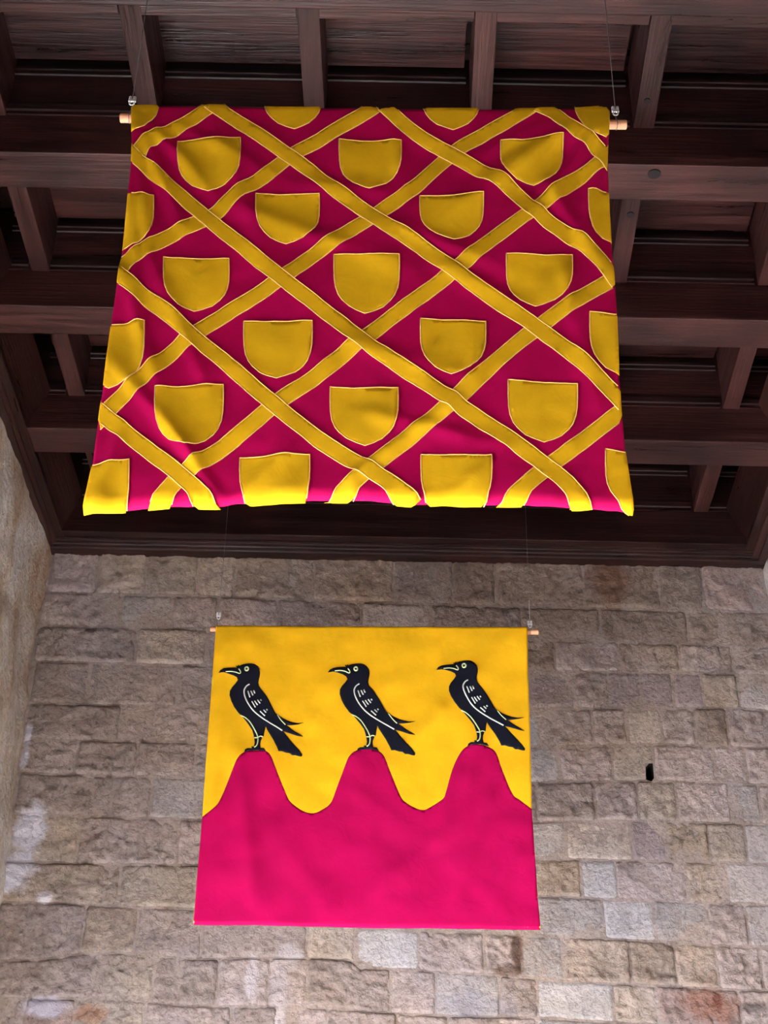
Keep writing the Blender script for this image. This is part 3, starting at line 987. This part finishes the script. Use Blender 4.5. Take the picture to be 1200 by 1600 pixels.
for a in SHIELDS:
    o_l = shield_outline(*a)
    dn = densify(o_l, 5)
    if not any(C1.inside(*q, 2) for q in dn): continue
    o = C1.patch('shield', o_l, 0.0042, YELLOW, banner, grid=6)
    run, runs = [], []
    for q in dn + [dn[0]]:
        if C1.inside(*q): run.append(q)
        else:
            if len(run) > 1: runs.append(run)
            run = []
    if len(run) > 1: runs.append(run)
    for rn in runs:
        tube('stitching', [C1.at(x, y, 0.0044) for x, y in rn], 0.0017, STITCH, o, seg=5)

def hang(parent, d, e0, e1, rad, wires, ztop, clamps):
    """rod through the top sleeve, and a wire at each end up to the ceiling"""
    a, b = on_y(*e0, d), on_y(*e1, d)
    a.y += rad + 0.012; b.y += rad + 0.012
    t = (b - a).normalized()
    pts = [a, a + t * 0.002, b - t * 0.002, b]
    vs, fs = tube_geo(pts, rad, 16)
    for i in range(16):
        vs[i] = a + (vs[i] - a) * 0.86
        vs[48 + i] = b + (vs[48 + i] - b) * 0.86
    tag(mesh('hanging_rod', vs, fs, ROD, parent, smooth=False), 'pale round wooden hanging rod')
    for (px, py), (qx, qy) in zip(wires, clamps):
        p = on_y(px, py, d); p.y += rad * 0.9
        k = (p.x - a.x) / (b.x - a.x)
        ry = a.z + (b.z - a.z) * k
        base = Vector((p.x, a.y, ry + rad))
        cz = on_y(qx, qy, d)
        c = Vector((p.x, a.y, cz.z))
        w = tube('wire', [base, Vector((p.x, a.y, ztop))], 0.0013, WIRE, parent, seg=6)
        # loop round the rod
        ring = [Vector((p.x, a.y + (rad + 0.002) * math.cos(an), ry + (rad + 0.002) * math.sin(an))) for an in [2 * math.pi * q / 14 for q in range(14)]]
        tube('wire_loop', ring, 0.0013, WIRE, w, seg=5, closed=True)
        cable_clamp(parent, c, 1.0)
hang(banner, D1, (186, 174.5), (981, 185), 0.0155, [(203, 160), (964, 172)], ZP, [(203, 147), (964, 163)])

# ---------------- lower banner: three crows on crimson hills
D2 = 7.0
F2 = [(560, 975, 470, 1180, 16, 0.010), (620, 975, 560, 1130, 14, 0.008), (690, 1110, 640, 1170, 12, 0.008), (800, 985, 660, 1180, 18, 0.010), (700, 985, 640, 1060, 12, 0.006),
      (395, 985, 430, 1250, 20, 0.008), (370, 1180, 400, 1420, 14, 0.012), (350, 1000, 330, 1300, 12, 0.010), (430, 1300, 520, 1430, 18, 0.006),
      (700, 1290, 560, 1420, 16, 0.008), (760, 1260, 700, 1440, 14, 0.009), (740, 1170, 720, 1330, 12, 0.006), (820, 1300, 760, 1430, 14, 0.009), (560, 1240, 640, 1300, 12, 0.005), (590, 1180, 540, 1260, 12, 0.005)]
def fold2(x, y):
    d = sum(seg_ridge(x, y, *f) for f in F2)
    q = Vector((x * 0.012, y * 0.012, 8.3))
    d += 0.010 * noise.noise(q) + 0.006 * noise.noise(q * 2.3)
    if y < 1000 and 500 < x < 660:
        d += 0.004 * math.sin(x * 0.42) * (1000 - y) / 25     # puckered sleeve
    d *= min(1.0, max(0.0, (y - 980) / 25.0))
    return d
left2 = [(338, 970), (336, 1000), (333, 1040), (328, 1110), (321, 1200), (316, 1277), (309, 1360), (303, 1432), (302, 1450)]
right2 = [(824, 970), (825, 1050), (828, 1130), (831, 1264), (836, 1340), (840, 1400), (845, 1455)]
top2 = [(338, 975), (400, 975), (500, 976.5), (520, 976), (600, 976.5), (700, 977), (824, 977)]
bot2 = [(302, 1443), (400, 1443.5), (500, 1446), (600, 1448), (700, 1449), (845, 1451)]
crow_banner = link('crow_banner', None)
tag(crow_banner, 'yellow banner with three black crows on crimson hills, hanging before the stone wall', 'banner')
C2 = Cloth(D2, left2, right2, top2, bot2, fold2, roll_b=0.012, roll_t=0.012)
C2.sheet('cloth', 150, 150, YELLOW, crow_banner)
HILL = [(316, 1277), (337, 1261), (346, 1246), (362, 1207), (372, 1186), (384, 1175), (397, 1173.5), (415, 1175), (424, 1184), (432, 1205), (447, 1241), (454, 1254), (470, 1266), (484, 1271), (497, 1269), (516, 1256),
        (526, 1232), (540, 1195), (547, 1181), (559, 1172.5), (575, 1170), (590, 1174), (600, 1182.5), (610, 1207), (626, 1245), (634, 1254), (645, 1261), (660, 1266.5), (672, 1262), (692, 1249),
        (697, 1237), (707, 1202), (719, 1177), (730, 1167), (745, 1164.5), (762, 1167.5), (775, 1177), (785, 1205), (800, 1240), (812, 1250), (831, 1264)]
hl = smooth_pts(HILL, 4)
poly = [(300, 1282)] + hl + [(850, 1268)]
poly = hl + [right2[3]] + [(836, 1340), (840, 1400), (845, 1451), (700, 1449), (600, 1448), (500, 1446), (400, 1443.5), (302, 1443), (309, 1360)]
hills = C2.patch('hills', poly, 0.0017, CRIMSON, crow_banner, grid=5)
tag(hills, 'crimson cloth cut as three rounded hills')
# crow outline and embroidery, drawn once on a grid of its own and fitted to each bird
CROW = [(88, 245), (110, 215), (150, 195), (200, 186), (260, 182), (300, 180), (290, 155), (308, 166), (322, 148), (330, 162), (370, 145), (420, 136), (470, 134), (510, 143), (545, 168), (565, 200), (573, 240), (570, 280), (560, 320), (553, 360), (560, 400), (590, 440),
        (630, 490), (670, 550), (705, 620), (735, 680), (760, 720), (785, 735), (830, 765), (890, 795), (950, 815), (1010, 824), (1085, 822), (1020, 838), (950, 847), (885, 848), (930, 885), (980, 920), (1030, 950), (1078, 985), (1010, 972), (930, 945), (845, 920), (880, 965),
        (930, 1030), (985, 1095), (1035, 1150), (1068, 1200), (1060, 1222), (1035, 1220), (985, 1205), (950, 1205), (920, 1180), (880, 1175), (830, 1158), (790, 1160), (770, 1110), (730, 1030), (690, 965), (655, 910), (640, 870), (628, 920), (618, 980), (600, 1000), (580, 1040), (575, 1085), (580, 1125),
        (620, 1130), (640, 1168), (600, 1158), (540, 1148), (480, 1152), (430, 1152), (390, 1170), (400, 1140), (430, 1125), (480, 1125), (470, 1105), (500, 1105), (510, 1060), (505, 1010), (495, 960), (480, 910), (440, 850), (395, 790), (355, 740), (320, 710), (270, 640), (235, 570), (215, 500),
        (220, 450), (245, 405), (285, 360), (312, 320), (300, 290), (260, 268), (200, 250), (150, 238)]
LINES = [('wing_line', [(450, 375), (415, 395), (390, 435), (388, 480), (405, 540), (440, 610), (490, 680), (550, 735), (620, 785), (700, 835), (770, 875), (835, 915)], 17, 'g'),
         ('leg_line', [(345, 738), (400, 765), (450, 810), (490, 870), (520, 925), (545, 985), (548, 1040), (535, 1090), (505, 1115)], 14, 'n'),
         ('knee_line', [(505, 1000), (545, 1000), (575, 985), (605, 992)], 13, 'n'),
         ('beak_line', [(170, 232), (230, 225), (290, 232), (335, 248), (345, 228), (325, 195)], 13, 'n'),
         ('tail_line', [(775, 730), (820, 795), (870, 845)], 12, 'n')]
MARKS = [((432, 455), (455, 530)), ((468, 455), (490, 508)), ((500, 450), (512, 485)), ((480, 580), (520, 650)), ((512, 575), (545, 625)), ((545, 565), (575, 605)), ((580, 560), (590, 575)), ((575, 695), (630, 748)), ((615, 680), (645, 710)), ((650, 670), (660, 685))]
LM = [(88, 245), (460, 135), (1060, 1215), (395, 1160), (1085, 822), (1078, 985), (215, 500)]
def affine(src, dst):
    """least-squares fit of x', y' = A (x, y, 1)"""
    import numpy as np
    A = np.array([(x, y, 1.0) for x, y in src])
    Bx = np.linalg.lstsq(A, np.array([p_[0] for p_ in dst]), rcond=None)[0]
    By = np.linalg.lstsq(A, np.array([p_[1] for p_ in dst]), rcond=None)[0]
    return lambda p_: (float(Bx[0] * p_[0] + Bx[1] * p_[1] + Bx[2]), float(By[0] * p_[0] + By[1] * p_[1] + By[2]))
BIRDS = [((330, 1020), 7.5, LM),
         ((500, 1020), 7.5, [(95, 238), (455, 122), (1102, 1190), (440, 1150), (1130, 826), (1112, 962), (232, 500)]),
         ((670, 1020), 7.06, [(95, 200), (415, 77), (1052, 1072), (430, 1030), (1060, 746), (1056, 850), (217, 430)])]
for (ox, oy), sc, lm in BIRDS:
    fit = affine(LM, lm)
    def cv_(p_):
        q = fit(p_)
        return (ox + q[0] / sc, oy + q[1] / sc)
    crow = C2.patch('crow', [cv_(p_) for p_ in CROW], 0.0038, BLACK, crow_banner, grid=4)
    tag(crow, 'black crow facing left with pale embroidered lines')
    for nm, pts, w, kcol in LINES:
        C2.line(nm, [cv_(p_) for p_ in smooth_pts(pts, 4)], w / sc, 0.0042, CHALK_GREY if kcol == 'g' else CHALK, crow, 1.5)
    for a, b in MARKS:
        C2.line('feather_mark', [cv_(a), cv_(b)], 15 / sc, 0.0042, CHALK_GREY, crow, 1.5)
    ex, ey = cv_((417, 197))
    ring = [C2.at(ex + 19 / sc * math.cos(t), ey + 21 / sc * math.sin(t), 0.0050) for t in [2 * math.pi * k / 20 for k in range(20)]]
    tube('eye_ring', ring, 0.0042, CHALK, crow, seg=6, closed=True)
hang(crow_banner, D2, (328, 979.5), (842, 984), 0.013, [(340, 972), (829, 978)], H, [(340, 958), (829, 971)])
